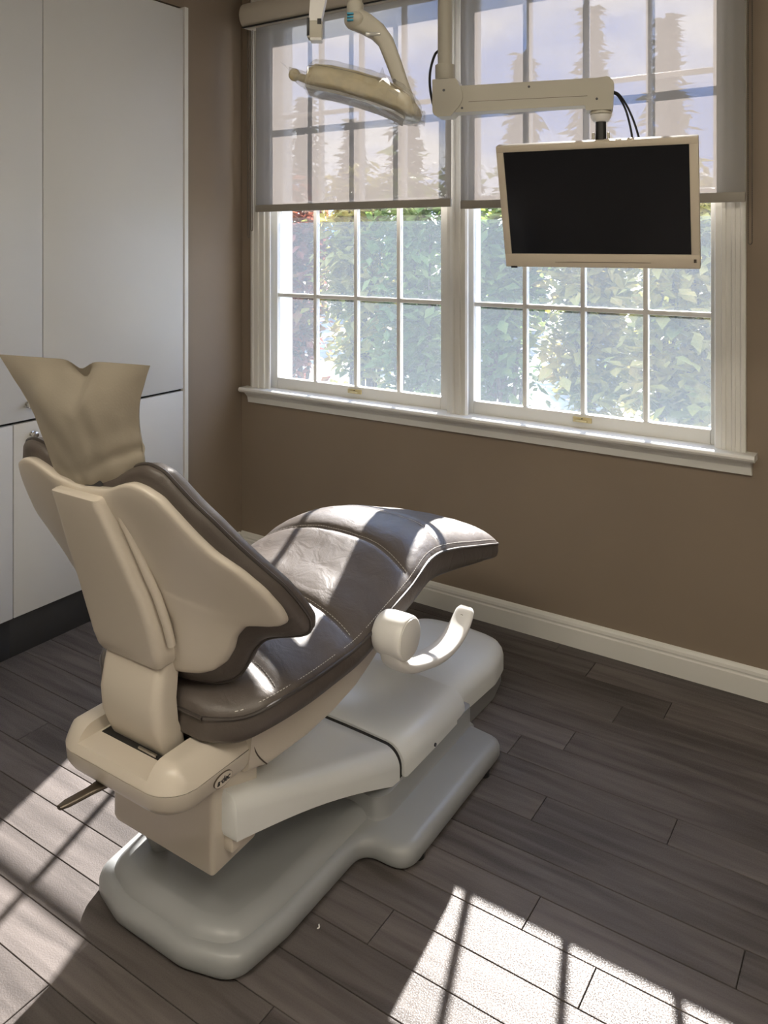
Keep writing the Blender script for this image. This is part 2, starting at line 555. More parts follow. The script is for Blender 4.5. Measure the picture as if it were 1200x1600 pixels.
stool = [(2.93, .784), (2.835, .784), (2.829, .789), (2.826, .796), (2.829, .803), (2.834, .806), (2.93, .806)]
tag(mk('trim_5', extrude_profile(stool, 'x', -2.695, -.432), 'trim', smooth=False), kind='structure')
apron = [(WY, .784), (WY - .042, .784), (WY - .040, .776), (WY - .030, .768), (WY - .022, .758), (WY - .018, .742), (WY - .016, .732), (WY, .730)]
tag(mk('trim_6', extrude_profile(apron, 'x', -2.675, -.447), 'trim', smooth=False), kind='structure')

# ------------------------------------------------------------------ windows
def window(idx, x0, x1, munt, jl, jr):
    """x0..x1 glass extent; jl..jr jamb opening"""
    w = empty('window_%d' % idx, ((x0 + x1) / 2, 2.94, .80))
    tag(w, kind='structure')
    # jambs reaching outdoors
    mk('jamb', box(jl - .02, jl, 2.885, 3.09, .79, 2.60), 'trim', w, smooth=False)
    mk('jamb', box(jr, jr + .02, 2.885, 3.09, .79, 2.60), 'trim', w, smooth=False)
    mk('head_jamb', box(jl, jr, 2.885, 3.09, 2.575, 2.60), 'trim', w, smooth=False)
    mk('outer_sill', box(jl, jr, 2.90, 3.12, .775, .80), 'trim', w, smooth=False)
    def sash(zb, zt, gb, gt, ya, yb, mz, name):
        for nm, g in ((name + '_stile', box(jl + .004, x0, ya, yb, zb, zt, .003)), (name + '_stile', box(x1, jr - .004, ya, yb, zb, zt, .003)),
                      (name + '_rail', box(x0, x1, ya, yb, zb, gb, .003)), (name + '_rail', box(x0, x1, ya, yb, gt, zt, .003))):
            mk(nm, g, 'trim', w)
        for mx in munt:
            mk('muntin', box(mx - .009, mx + .009, ya + .004, yb - .004, gb, gt, .003), 'trim', w)
        mk('muntin', box(x0, x1, ya + .005, yb - .005, mz - .009, mz + .009, .003), 'trim', w)
        xs = [x0] + list(munt) + [x1]
        yc = (ya + yb) / 2
        for a in range(len(xs) - 1):
            for (za, zb_) in ((gb, mz), (mz, gt)):
                mk('pane', box(xs[a] + .002, xs[a + 1] - .002, yc - .0015, yc + .0015, za + .002, zb_ - .002), 'glass', w, smooth=False)
    sash(.802, 1.685, .856, 1.648, 2.922, 2.956, 1.248, 'lower_sash')
    sash(1.65, 2.57, 1.69, 2.53, 2.960, 2.994, 2.10, 'upper_sash')
    # frosted film on the lower panes, stopping short of the top edge
    xs = [x0] + list(munt) + [x1]
    for a in range(len(xs) - 1):
        for za, zb in ((.858, 1.239), (1.257, 1.59)):
            X0_, X1_ = xs[a] + (.0 if a == 0 else .009), xs[a + 1] - (.0 if a == len(xs) - 2 else .009)
            tag(mk('privacy_film', ([(X0_, 2.9365, za), (X1_, 2.9365, za), (X1_, 2.9365, zb), (X0_, 2.9365, zb)], [(0, 1, 2, 3)]), 'film', w, smooth=False), 'frosted privacy film')
    # sash lift on the bottom rail
    lx = munt[1] + .002
    lift = mk('sash_lift', join(box(lx - .036, lx + .036, 2.914, 2.922, .826, .846, .002), box(lx - .022, lx + .022, 2.902, 2.916, .829, .836, .003)), 'brass', w)
    mk('screw', cyl((lx, 2.9145, .841), (0, -1, 0), .0025, .0015, 10), 'darkgrey', lift)
    return w
window(1, -2.533, -1.643, (-2.309, -2.080, -1.854), -2.58, -1.592)
window(2, -1.491, -.584, (-1.271, -1.038, -.806), -1.543, -.53)
tag(mk('trim_7', box(-1.5718, -1.5632, 2.886, 3.09, .79, 2.60), 'trim', smooth=False), kind='structure')

# ------------------------------------------------------------------ roller blinds
def blind(x0, x1, label, chains, hem):
    r = empty('roller_blind', ((x0 + x1) / 2, 2.83, hem))
    tag(r, label, 'blind', 'roller blinds')
    prof = []
    for k in range(13):
        a = PI * .5 + PI * k / 12 * 1.0
        prof.append((2.812 + .042 * math.cos(a), 2.562 + .058 * math.sin(a)))
    prof += [(2.866, 2.505), (2.866, 2.62)]
    mk('cassette', extrude_profile(prof, 'x', x0 - (.052 if x0 < -2 else .020), x1 + .020), 'cassette', r)
    mk('cassette_seam', box(x0 - (.05 if x0 < -2 else .018), x1 + .018, 2.786, 2.80, 2.5035, 2.5065), 'gap', r, smooth=False)
    # cloth, very slightly bellied
    nx, nz = 12, 24
    V, F = [], []
    for j in range(nz + 1):
        for i in range(nx + 1):
            x = x0 + (x1 - x0) * i / nx
            z = hem + .03 + (2.53 - hem - .03) * j / nz
            V.append((x, 2.83 + .0025 * math.sin(PI * j / nz) * math.sin(i * 1.1 + j * .25), z))
    for j in range(nz):
        for i in range(nx):
            a = j * (nx + 1) + i
            F.append((a, a + 1, a + nx + 2, a + nx + 1))
    mk('cloth', (V, F), 'shade', r)
    mk('hem_bar', box(x0, x1, 2.824, 2.836, hem, hem + .033, .003), 'hem', r)
    for cx_, cy_, zl in chains:
        pts, rad = [], []
        n = int((2.51 - zl) / .0030)
        for dx in (-.006, .006):
            path, rr = [], []
            for q in range(n):
                path.append((cx_ + dx, cy_, zl + (2.51 - zl) * q / (n - 1)))
                rr.append(.0026 if q % 2 else .001)
            pts.append(tube(path, rr, 5))
        loop = [(cx_ + .006 * math.cos(PI + PI * q / 10), cy_, zl + .008 * math.sin(PI + PI * q / 10)) for q in range(11)]
        tag(mk('bead_chain', join(pts[0], pts[1], tube(loop, .0018, 5)), 'chain', r), 'hanging loop of bead chain')
    return r
blind(-2.584, -1.543, 'translucent roller blind half lowered over the window nearer the white cabinets', [(-2.652, 2.852, 1.53), (-2.627, 2.848, 1.56)], 1.640)
blind(-1.500, -.459, 'translucent roller blind half lowered behind the wall monitor', [(-.448, 2.848, 1.50)], 1.630)

# ------------------------------------------------------------------ cabinets
def knob(parent, y, z):
    k = mk('knob', join(cyl((-2.70, y, z), (1, 0, 0), .012, .004, 20, .001), cyl((-2.697, y, z), (1, 0, 0), .006, .012, 14), cyl((-2.686, y, z), (1, 0, 0), .0135, .013, 20, .004)), 'chrome', parent)
    return k
def cab(name, y0, y1, z0, z1, label, doors, kick=False, group=None):
    r = empty(name, (-2.9, (y0 + y1) / 2, 0 if kick else z0))
    tag(r, label, 'cabinet', group)
    mk('body', box(-3.16, -2.722, y0 + .001, y1 - .001, z0, z1), 'cabinet', r, smooth=False)
    for (a, b, kn) in doors:
        d = mk('door', box(-2.72, -2.70, a + .0018, b - .0018, z0 + .003, z1 - .003, .0015), 'cabinet', r)
        mk('door_gap', box(-2.7215, -2.7205, a - .002, b + .002, z0 - .002, z1 + .002), 'gap', r, smooth=False)
        if kn: knob(d, *kn)
    if kick:
        mk('kickboard', box(-3.10, -2.7225, y0, y1, 0, .142, .001), 'kick', r)
    return r
cab('tall_cabinet', 1.80, 2.488, .849, 2.53, 'tall white cabinet door next to the taupe wall strip by the window', [(1.80, 2.488, None)], group='tall white wall cabinets')
cab('tall_cabinet', 1.10, 1.80, .849, 2.53, 'tall white cabinet door at the left edge with a small round knob', [(1.10, 1.80, (1.738, .908))], group='tall white wall cabinets')
cab('tall_cabinet', .40, 1.10, .849, 2.53, 'tall white cabinet door nearest the viewer beyond the left edge', [(.40, 1.10, None)], group='tall white wall cabinets')
cab('base_cabinet', 1.682, 2.488, .146, .845, 'white base cabinet behind the chair back with round metal knob', [(1.682, 2.09, (1.755, .796)), (2.09, 2.488, None)], True, 'white base cabinets')
cab('base_cabinet', .876, 1.682, .146, .845, 'white base cabinet at the left edge beside the chair back', [(.876, 1.28, None), (1.28, 1.682, None)], True, 'white base cabinets')
tag(mk('trim_8', box(-3.16, -2.695, 2.491, 2.512, 0, 2.54, .0015), 'trim'), kind='structure')

# ------------------------------------------------------------------ dental chair
XC = -1.36
chair = empty('dental_chair', (XC, 1.75, 0))
tag(chair, 'reclining dental chair with brown leather cushions and cream plastic shells', 'dental chair')
def sym(half):
    """half: (u, y, r) right side from rear to front -> full outline in world xy"""
    right = [(XC + u, y, r) for u, y, r in half]
    left = [(XC - u, y, r) for u, y, r in reversed(half) if u > 1e-6]
    return rounded(right + left)

# floor base
base_out = sym([(.10, 1.150, .12), (.222, 1.185, .07), (.24, 1.33, .15), (.238, 1.612, .045), (.365, 1.612, .07), (.358, 2.155, .045), (.20, 2.175, .01)])
base = mk('base_plate', pillow(base_out, [(.02, .004), (.004, .008), (0, .016), (0, .036), (.004, .046), (.012, .053), (.024, .056)]), 'base', chair)
rear_out = sym([(.10, 1.172, .11), (.20, 1.205, .09), (.218, 1.33, .12), (.218, 1.80, .02)])
mk('base_hump', pillow(rear_out, [(0, .03), (.0, .048), (.006, .060), (.016, .070), (.030, .077), (.042, .080), (.046, .0802)]), 'base', base)
blk = sym([(.24, 1.665, .03), (.256, 1.70, .05), (.25, 2.165, .02)])
mk('base_block', pillow(blk, [(-.012, .050), (-.004, .054), (0, .062), (0, .112)]), 'base', base)
for (fx, fy) in ((.17, 1.20), (-.19, 1.24), (.345, 1.69), (.345, 2.05), (-.345, 1.69), (-.345, 2.05)):
    mk('levelling_foot', cyl((XC + fx, fy, 0), (0, 0, 1), .018, .012, 16), 'black', base)
# toe box at the front of the base
toe_out = sym([(.205, 2.12, .005), (.208, 2.40, .12), (.17, 2.575, .13), (.0, 2.60, .2)])
toe_sh = lambda x, y, z: -.10 * max(0, y - 2.17) * (z / .075)
mk('toe_skirt', pillow(toe_out, [(.004, .002), (.0, .006), (0, .075)], toe_sh), 'basedark', chair)
toe_sh2 = lambda x, y, z: -.10 * max(0, y - 2.17)
mk('toe_cover', pillow(sym([(.212, 2.00, .005), (.215, 2.40, .12), (.175, 2.585, .13), (.0, 2.61, .2)]),
                       [(.003, .0725), (0, .076), (0, .120), (.004, .136), (.014, .150), (.03, .159), (.055, .163), (.08, .164)], toe_sh2), 'cover', chair)

def arch(u, zb, zt, r, crown, n=8):
    """cross-section in (u, z): upright sides, rounded top"""
    pts = [(u, zb)]
    for k in range(n + 1):
        a = PI / 2 * k / n
        pts.append((u - r + r * math.cos(a), zt - r + r * math.sin(a)))
    for k in range(1, 6):
        t = k / 6
        uu = (u - r) * (1 - 2 * t)
        pts.append((uu, zt + crown * (1 - (uu / (u - r)) ** 2)))
    for k in range(n, -1, -1):
        a = PI / 2 * k / n
        pts.append((-(u - r + r * math.cos(a)), zt - r + r * math.sin(a)))
    pts.append((-u, zb))
    return pts

def arch_loft(stations, n=8):
    """stations: (y, u, zb, zt, r, crown)"""
    rings = []
    for y, u, zb, zt, r, cr in stations:
        rings.append([Vector((XC + p, y, z)) for p, z in arch(u, zb, zt, r, cr, n)])
    return loft(rings)
# middle cover of the lift
mk('lift_cover', arch_loft([(1.772, .246, .118, .176, .05, .004), (1.775, .256, .112, .190, .055, .005), (1.785, .2585, .110, .194, .058, .006), (1.95, .256, .106, .186, .058, .006), (2.10, .250, .101, .174, .056, .006), (2.125, .247, .101, .168, .05, .005), (2.133, .24, .105, .155, .045, .004)]), 'cover', chair)
mk('screw', cyl((XC + .2565, 1.93, .116), (1, 0, 0), .005, .003, 10), 'darkgrey', chair)
# lift arm, rising to the rear
st = []
for q in range(0, 13):
    t = q / 12
    y = 1.760 - t * .547
    st.append((y, .252 - .052 * t, .098 + .172 * t + .018 * math.sin(PI * t), .190 + .175 * t - .004 * math.sin(PI * t), .048 - .012 * t, .004))
st[0] = (1.7635, .244, .104, .182, .045, .003)
st.insert(1, (1.757, .2515, .098, .190, .048, .004))
st.append((1.208, .192, .285, .352, .03, .003))
mk('lift_arm', arch_loft(st), 'cover', chair)
mk('cover_gap', arch_loft([(1.758, .2475, .108, .1855, .05, .004), (1.778, .2475, .108, .1855, .05, .004)]), 'gap', chair)
# hinge ends of the arm under the seat
mk('hinge_plate', box(XC + .155, XC + .186, 1.215, 1.31, .236, .268, .006), 'tan', chair)
mk('hinge_pin', cyl((XC + .15, 1.30, .252), (1, 0, 0), .009, .046, 16, .002), 'tan', chair)
# box that carries the seat
bx = rounded([(XC - .162, 1.182, .03), (XC + .162, 1.182, .012), (XC + .162, 1.325, .02), (XC - .162, 1.325, .02)])
mk('lift_box', pillow(bx, [(.012, .196), (.003, .200), (0, .208), (0, .382)], lambda x, y, z: (.0 if z > .3 else .10 * max(0, y - 1.25))), 'tan', chair)
mk('lift_strut', tube([(XC - .12, 1.30, .07), (XC - .12, 1.22, .24)], .02, 14), 'base', chair)

# seat housing: lower pan, upper shell with a channel for the back strut
def pan_rear(au):
    return 1.050 if au < .11 else 1.050 + .072 * (1 - math.sqrt(max(0, 1 - ((au - .11) / .0778) ** 2)))
_r = [(u_, pan_rear(u_)) for u_ in (.0, .06, .11, .125, .14, .152, .163, .172, .179, .184, .187, .1878)] + [(.1885, 1.20), (.189, 1.272)]
ho = [Vector((XC + a, b)) for a, b in _r] + [Vector((XC - a, b)) for a, b in reversed(_r) if a > 0]
hin = [(.045, .374), (.028, .378), (.012, .388), (.003, .402), (0, .4295)]
pan = mk('seat_pan', pillow(ho, hin), 'tan', chair)
mk('pan_seam', pillow(inset(ho, .0015), [(0, .4290), (0, .4308)]), 'gap', pan)
def hz_shell():
    us = sorted(set([round(-.1875 + .375 * k / 60, 5) for k in range(61)] + [-.108, -.1065, .1065, .108]))
    tn = 40
    V, F = [], []
    for u in us:
        au = abs(u)
        yr = 1.050 if au < .11 else 1.050 + .072 * (1 - math.sqrt(max(0, 1 - ((au - .11) / .0778) ** 2)))
        col = []
        for k in range(tn + 1):
            t = k / tn
            y = yr + (1.335 - yr) * t ** 1.5
            d = min(y - yr, (.1875 - au) * 1.0)
            f = 1 - min(1, max(0, d) / .055)
            z = .431 + .044 * (1 - f ** 2.6)
            if au < .1072 and y < 1.21: z = min(z, .4475)
            col.append(Vector((XC + u, y, z)))
        col = [Vector((XC + u, yr, .4308))] + col + [Vector((XC + u, 1.335, .43))]
        V += col
    m_ = tn + 3
    for i in range(len(us) - 1):
        for k in range(m_ - 1):
            F.append((i * m_ + k, (i + 1) * m_ + k, (i + 1) * m_ + k + 1, i * m_ + k + 1))
    return V, F
hs = mk('housing_shell', hz_shell(), 'tan', chair, angle=35)
mk('strut_slot', box(XC - .10, XC + .10, 1.113, 1.20, .4465, .4482), 'gap', hs, smooth=False)
mk('slot_clip', box(XC + .015, XC + .07, 1.114, 1.119, .448, .454, .001), 'chrome', hs)
for uu, yy in ((-.07, 1.0575), (.075, 1.055)):
    mk('screw_hole', cyl((XC + uu, yy + .004, .412), (0, -1, -.3), .006, .004, 12), 'gap', pan)
# oval maker's badge on the right flank
def ellipse(c, ry, rz, x, n=32):
    return [Vector((x, c[0] + ry * math.cos(2 * PI * k / n), c[1] + rz * math.sin(2 * PI * k / n))) for k in range(n)]
bc = (1.185, .4105)
badge = mk('badge', loft([ellipse(bc, .0245, .0125, XC + .187), ellipse(bc, .0245, .0125, XC + .1905), ellipse(bc, .0225, .0108, XC + .1905), ellipse(bc, .0222, .0105, XC + .1900)]), 'tan', chair)
mk('badge_rim', loft([ellipse(bc, .0255, .0135, XC + .187), ellipse(bc, .0255, .0135, XC + .1902), ellipse(bc, .0245, .0125, XC + .1902), ellipse(bc, .0245, .0125, XC + .187)], cap0=False, cap1=False), 'lever', badge)
tx = bpy.data.curves.new('lettering', 'FONT')
tx.body = 'a·dec'; tx.size = .017; tx.align_x = 'CENTER'; tx.align_y = 'CENTER'; tx.extrude = .0003; tx.shear = .25; tx.offset = .0003
to = bpy.data.objects.new('lettering_curve', tx); COL.objects.link(to)
dg = bpy.context.evaluated_depsgraph_get()
tme = bpy.data.meshes.new_from_object(to.evaluated_get(dg))
bpy.data.objects.remove(to)
tme.materials.clear(); tme.materials.append(M['black'])
lo = bpy.data.objects.new('lettering', tme); COL.objects.link(lo); lo.parent = badge
lo.matrix_local = Matrix.Translation(Vector((XC + .1906, bc[0], bc[1] - .0005)) - WL[badge.name]) @ Matrix(((0, 0, 1, 0), (1, 0, 0, 0), (0, 1, 0, 0), (0, 0, 0, 1)))

# seat support frame sweeping up under the cushion
fr = []
for y, zb, zt, u in ((1.262, .376, .478, .1875), (1.274, .374, .480, .1885), (1.33, .360, .49, .193), (1.45, .362, .505, .200), (1.54, .374, .515, .205), (1.63, .392, .525, .206), (1.70, .417, .538, .204), (1.80, .458, .560, .198), (1.89, .502, .580, .190), (1.96, .545, .592, .175), (1.99, .568, .592, .16)):
    r = min(.022, (zt - zb) * .45)
    ring = []
    for k in range(9):
        a = -PI / 2 * (1 - k / 8)
        ring.append(Vector((XC + u - r + r * math.cos(a), y, zb + r + r * math.sin(a))))
    ring.append(Vector((XC + u + .012, y, zt)))
    ring += [Vector((2 * XC - p.x, p.y, p.z)) for p in reversed(ring)]
    fr.append(ring)
frame = mk('seat_frame', loft(fr), 'tan', chair)
js = []
for k in range(11):
    t = k / 10
    js.append((XC + .1905 + .003 * t, 1.275 - .012 * math.sin(PI * t) + .04 * (1 - t) ** 2, .372 + .118 * t))
mk('panel_seam', tube(js, .0016, 6), 'lever', frame)

# ---- seat and leg cushion
SY = [1.165, 1.18, 1.21, 1.26, 1.36, 1.45, 1.55, 1.66, 1.785, 1.843, 1.887, 1.932, 1.997, 2.104, 2.215, 2.33, 2.40, 2.43]
SZ = [.534, .536, .538, .548, .554, .556, .560, .584, .607, .621, .629, .630, .622, .598, .568, .537, .517, .509]     # piping height
SW = [.150, .185, .222, .250, .268, .272, .272, .270, .264, .258, .251, .244, .236, .231, .229, .226, .220, .200]     # half width
SC = [.020, .028, .034, .038, .038, .040, .044, .048, .056, .060, .062, .064, .064, .062, .058, .052, .042, .026]   # crown
ST = [.050, .054, .058, .060, .060, .058, .058, .060, .064, .068, .072, .074, .074, .070, .062, .054, .050, .046]   # depth of the side
seams = (1.275, 1.525, 1.79, 2.01)
def seat_top(a, y):
    y = max(SY[0], min(SY[-1], y))
    ze = smooth_interp(y, SY, SZ); w = smooth_interp(y, SY, SW); h = smooth_interp(y, SY, SC)
    z = ze + .004 + h * (1 - abs(a) ** 3.2) ** .8
    return w, ze, z
NS, NA = 200, 30
rings = []
for i in range(NS + 1):
    y = SY[0] + (SY[-1] - SY[0]) * i / NS
    ring = []
    w, ze, _ = seat_top(0, y)
    t = smooth_interp(y, SY, ST)
    for j in range(NA + 1):
        a = 1 - 2 * j / NA
        _, _, z = seat_top(a, y)
        yy = y
        for s in seams:
            ys = s + .05 * (1 - a * a)
            d = (y - ys)
            z -= .0075 * math.exp(-(d / .010) ** 2) * (1 - abs(a) ** 8)
            z += .003 * math.exp(-((abs(d) - .05) / .04) ** 2)
        nz = noise.noise(Vector((a * 2.2, y * 7, 3.1))) * .0035 + noise.noise(Vector((a * 7, y * 21, 9.1))) * .0016
        z += nz * (1 - abs(a) ** 4)
        ring.append(Vector((XC + w * a, yy, z)))
    # piping lip, side and underside
    side = [(1.012, -.004), (1.02, -.014), (1.02, -.55), (1.0, -.85), (.95, -1.0)]
    L = [Vector((XC - w * k, y, ze + (dz if dz > -.02 else dz * t))) for k, dz in side]
    Rr = [Vector((2 * XC - p.x, p.y, p.z)) for p in reversed(L)]
    ring += L + Rr
    rings.append(ring)
seat = mk('seat_cushion', loft(rings), 'leather', chair, angle=60)
def seat_edge(y, out=1.016, dz=-.002):
    return smooth_interp(y, SY, SW) * out, smooth_interp(y, SY, SZ) + dz
for sgn in (1, -1):
    path = []
    for i in range(90):
        y = SY[0] + (SY[-1] - SY[0]) * i / 89
        w, z = seat_edge(y)
        path.append((XC + sgn * w, y, z))
    mk('piping', tube(path, .0042, 8), 'piping', seat)
wf, zf = seat_edge(SY[-1]); wr, zr = seat_edge(SY[0])
mk('piping', tube([(XC + wf * (1 - 2 * k / 12), SY[-1] + .003, zf) for k in range(13)], .0042, 8), 'piping', seat)
mk('piping', tube([(XC + wr * (1 - 2 * k / 12), SY[0] - .003, zr) for k in range(13)], .0042, 8), 'piping', seat)
dashes = []
for off in (.974,):
    for i in range(150):
        y = 1.20 + (2.40 - 1.20) * i / 150
        w0, ze0, _ = seat_top(off, y); w1, ze1, _ = seat_top(off, y + .0048)
        dashes.append(tube([(XC + w0 * off, y, seat_top(off, y)[2] + .0009), (XC + w1 * off, y + .0048, seat_top(off, y + .0048)[2] + .0009)], .0009, 4))
for s in seams:
    for dy in (-.0065, .0065):
        for i in range(56):
            a0 = .92 - 1.84 * i / 56; a1 = a0 - .021
            pp = []
            for a in (a0, a1):
                y = s + .05 * (1 - a * a) + dy
                w, ze, z = seat_top(a, y)
                z -= .0075 * math.exp(-(dy / .010) ** 2) * (1 - abs(a) ** 8) - .0007
                z += noise.noise(Vector((a * 2.2, y * 7, 3.1))) * .0035 * (1 - abs(a) ** 4) + noise.noise(Vector((a * 7, y * 21, 9.1))) * .0016 * (1 - abs(a) ** 4)
                pp.append((XC + w * a, y, z))
            dashes.append(tube(pp, .0008, 4))
tag(mk('stitching', join(*dashes), 'thread', seat), 'pale thread stitching', kind='stuff')

# ---- backrest
BZ = [.4, .58, .66, .76, 1.0, 1.08, 1.3]; BYY = [1.19, 1.17, 1.15, 1.115, 1.015, .985, .91]
def bsurf(u, z, off):
    b = .9 * min(1, max(0, (1.10 - z) / .35))
    return smooth_interp(z, BZ, BYY) + off + b * u * u
E_half = [(0, 1.046), (.06, 1.052), (.111, 1.066), (.146, 1.082), (.179, 1.089), (.213, 1.079), (.236, 1.047), (.253, 1.020), (.278, .985), (.295, .952), (.314, .912), (.330, .880), (.347, .842), (.354, .800), (.3565, .757), (.352, .722), (.335, .711), (.315, .711), (.284, .708), (.265, .700), (.240, .674), (.222, .642), (.203, .613), (.180, .595), (.142, .581), (.087, .576), (0, .574)]
T_half = [(0, 1.022), (.08, 1.031), (.124, 1.048), (.155, 1.057), (.186, 1.052), (.217, 1.036), (.238, 1.001), (.259, .960), (.280, .924), (.313, .888), (.334, .844), (.343, .795), (.341, .764), (.333, .750), (.318, .746), (.300, .751), (.279, .752), (.259, .742), (.236, .716), (.223, .685), (.203, .655), (.176, .633), (.145, .620), (.100, .614), (.051, .612), (0, .611)]
BC = Vector((0, .85))
def polar(half, n):
    pts = [Vector(p) - BC for p in half]
    ang = [math.atan2(p.y, p.x) for p in pts]      # from +pi/2 down to -pi/2
    out = []
    for k in range(n + 1):
        th = PI / 2 - PI * k / n
        # intersect the ray with the polyline
        best = None
        d = Vector((math.cos(th), math.sin(th)))
        for i in range(len(pts) - 1):
            a, b = pts[i], pts[i + 1]
            e = b - a
            den = d.x * e.y - d.y * e.x
            if abs(den) < 1e-9: continue
            s = (a.x * e.y - a.y * e.x) / den
            q = (a.x * d.y - a.y * d.x) / den
            if s > 0 and -1e-6 <= q <= 1 + 1e-6:
                if best is None or s > best: best = s
        out.append(d * (best or pts[-1].length))
    for _ in range(2):
        out = [out[0]] + [(out[i - 1] + out[i] * 2 + out[i + 1]) / 4 for i in range(1, n)] + [out[-1]]
    left = [Vector((-p.x, p.y)) for p in out[1:-1]][::-1]
    return out + left
NP = 160
EP, TP = polar(E_half, NP), polar(T_half, NP)
def bring(P, s, off):
    return [Vector((XC + p.x * s, bsurf(p.x * s, BC.y + p.y * s, off), BC.y + p.y * s)) for p in P]
def bmix(t, off):
    return [Vector((XC + q.x, bsurf(q.x, BC.y + q.y, off), BC.y + q.y)) for q in [a * (1 - t) + b * t for a, b in zip(TP, EP)]]
def fan_close(rings):
    V, F = loft(rings, True, False, False)
    n = len(rings[0])
    for base_i, flip in ((0, True), ((len(rings) - 1) * n, False)):
        c = sum((V[base_i + j] for j in range(n)), Vector()) / n
        V.append(c); ci = len(V) - 1
        for j in range(n):
            F.append((base_i + j, base_i + (j + 1) % n, ci) if not flip else (base_i + (j + 1) % n, base_i + j, ci))
    return V, F
cush = fan_close([bring(TP, .25, .012), bring(TP, .6, .010), bring(TP, .9, .004), bring(TP, .985, -.001), bmix(.45, .002), bmix(.8, .009), bmix(.95, .016),
                  bring(EP, 1.0, .022), bring(EP, 1.003, .030), bring(EP, 1.0, .040), bring(EP, .985, .052), bring(EP, .95, .062), bring(EP, .88, .070), bring(EP, .7, .076), bring(EP, .5, .078), bring(EP, .25, .078)])
back = mk('back_cushion', cush, 'leather', chair, angle=60)
ep = bring(EP, 1.004, .024)
mk('piping', tube(ep + [ep[0]], .0036, 8, cap=False), 'piping', back)
dd = []
for i in range(0, len(EP)):
    a, b = EP[i], EP[(i + 1) % len(EP)]
    p = [Vector((XC + q.x * .985, bsurf(q.x * .985, BC.y + q.y * .985, .0155) - .0008, BC.y + q.y * .985)) for q in (a, a.lerp(b, .55))]
    dd.append(tube(p, .0006, 4))
shell = fan_close([bring(TP, .25, .012), bring(TP, .9, .008), bring(TP, .99, .004), bring(TP, 1.0, -.003), bring(TP, 1.0, -.012), bring(TP, .993, -.017), bring(TP, .98, -.0195), bring(TP, .95, -.021), bring(TP, .85, -.022), bring(TP, .7, -.021), bring(TP, .5, -.018), bring(TP, .25, -.016)])
mk('back_shell', shell, 'tan', chair, angle=70)

# strut behind the backrest
def strut_ring(z, y, w, d, r):
    """rounded-rect section, rear face at y, depth d"""
    o = rounded([(XC - w, y, r), (XC + w, y, r), (XC + w * .96, y + d, .004), (XC - w * .96, y + d, .004)], 5)
    return [Vector((p.x, p.y, z)) for p in o]
ss = []
for z, y, w, d, r in ((.645, 1.104, .094, .065, .012), (.652, 1.098, .101, .07, .014), (.675, 1.088, .1045, .075, .018), (.74, 1.068, .105, .075, .018), (.80, 1.048, .101, .075, .018), (.88, 1.016, .090, .07, .017), (.95, .990, .079, .065, .016), (1.0, .970, .0715, .06, .014), (1.010, .967, .070, .058, .013), (1.014, .971, .064, .050, .012)):
    ss.append(strut_ring(z, y, w, d, r))
for ring in ss:
    for p in ring:
        if p.z < .70:
            p.z -= .022 * (1 - ((p.x - XC) / .105) ** 2) * (.70 - p.z) / .055
strut = mk('back_strut', loft(ss), 'tan', chair, angle=50)
s2 = []
for z, y, w, d, r in ((.440, 1.132, .084, .05, .012), (.452, 1.126, .087, .055, .012), (.475, 1.114, .090, .06, .016), (.51, 1.099, .092, .06, .022), (.56, 1.094, .092, .06, .022), (.61, 1.104, .092, .055, .022), (.65, 1.116, .091, .05, .02), (.67, 1.118, .09, .045, .02)):
    s2.append(strut_ring(z, y, w, d, r))
mk('strut_neck', loft(s2), 'tan', chair, angle=50)
for sgn in (1, -1):   # raised ribs where the strut meets the shell
    path, rr = [], []
    for z, y, w in ((1.012, 1.008, .080), (.95, 1.030, .088), (.88, 1.056, .100), (.80, 1.086, .111), (.74, 1.106, .115), (.69, 1.122, .112)):
        path.append((XC + sgn * w, y - .004, z)); rr.append(.009)
    mk('strut_rib', tube(path, rr, 10), 'tan', strut)
# headrest: glide bar and padded block (inside the paper cover)
mk('headrest_bar', box(XC - .047, XC + .047, .998, 1.012, .985, 1.06, .003), 'darkgrey', chair)
hr = []
for z, w, d in ((1.06, .05, .012), (1.075, .07, .016), (1.12, .08, .018), (1.17, .08, .018), (1.205, .07, .012), (1.22, .05, .008)):
    yc = 1.040 - (z - 1.02) * .28
    o = rounded([(XC - w, yc - d, .02), (XC + w, yc - d, .02), (XC + w, yc + d, .02), (XC - w, yc + d, .02)], 5)
    hr.append([Vector((p.x, p.y, z)) for p in o])
mk('headrest_pad', loft(hr), 'leather', chair)

# armrest folded down at the right of the seat
hub_c = Vector((XC + .276, 1.634, .556))
mk('armrest_bracket', cyl((XC + .19, 1.655, .535), (1, 0, 0), .040, .085, 24), 'tan', chair)
hub = []
for x, r in ((0, .044), (.008, .0500), (.03, .0525), (.066, .0525), (.076, .0515), (.081, .0490), (.082, .047)):
    hub.append([hub_c + Vector((x, r * math.cos(2 * PI * k / 40), r * math.sin(2 * PI * k / 40))) for k in range(40)])
arm_hub = mk('armrest_hub', loft(hub), 'armrest', chair)
mk('hub_cap', cyl(hub_c + Vector((.0815, 0, 0)), (1, 0, 0), .0455, .0022, 40, .0006), 'armrest', arm_hub)
AP = [(1.600, .530), (1.622, .497), (1.665, .470), (1.727, .450), (1.79, .434), (1.851, .428), (1.905, .434), (1.948, .452), (1.982, .478), (1.992, .488)]
AWD = [.028, .032, .033, .033, .032, .032, .031, .030, .027, .018]
AT = [.010, .014, .016, .015, .015, .014, .013, .012, .010, .006]
ar = []
NSEG = 40
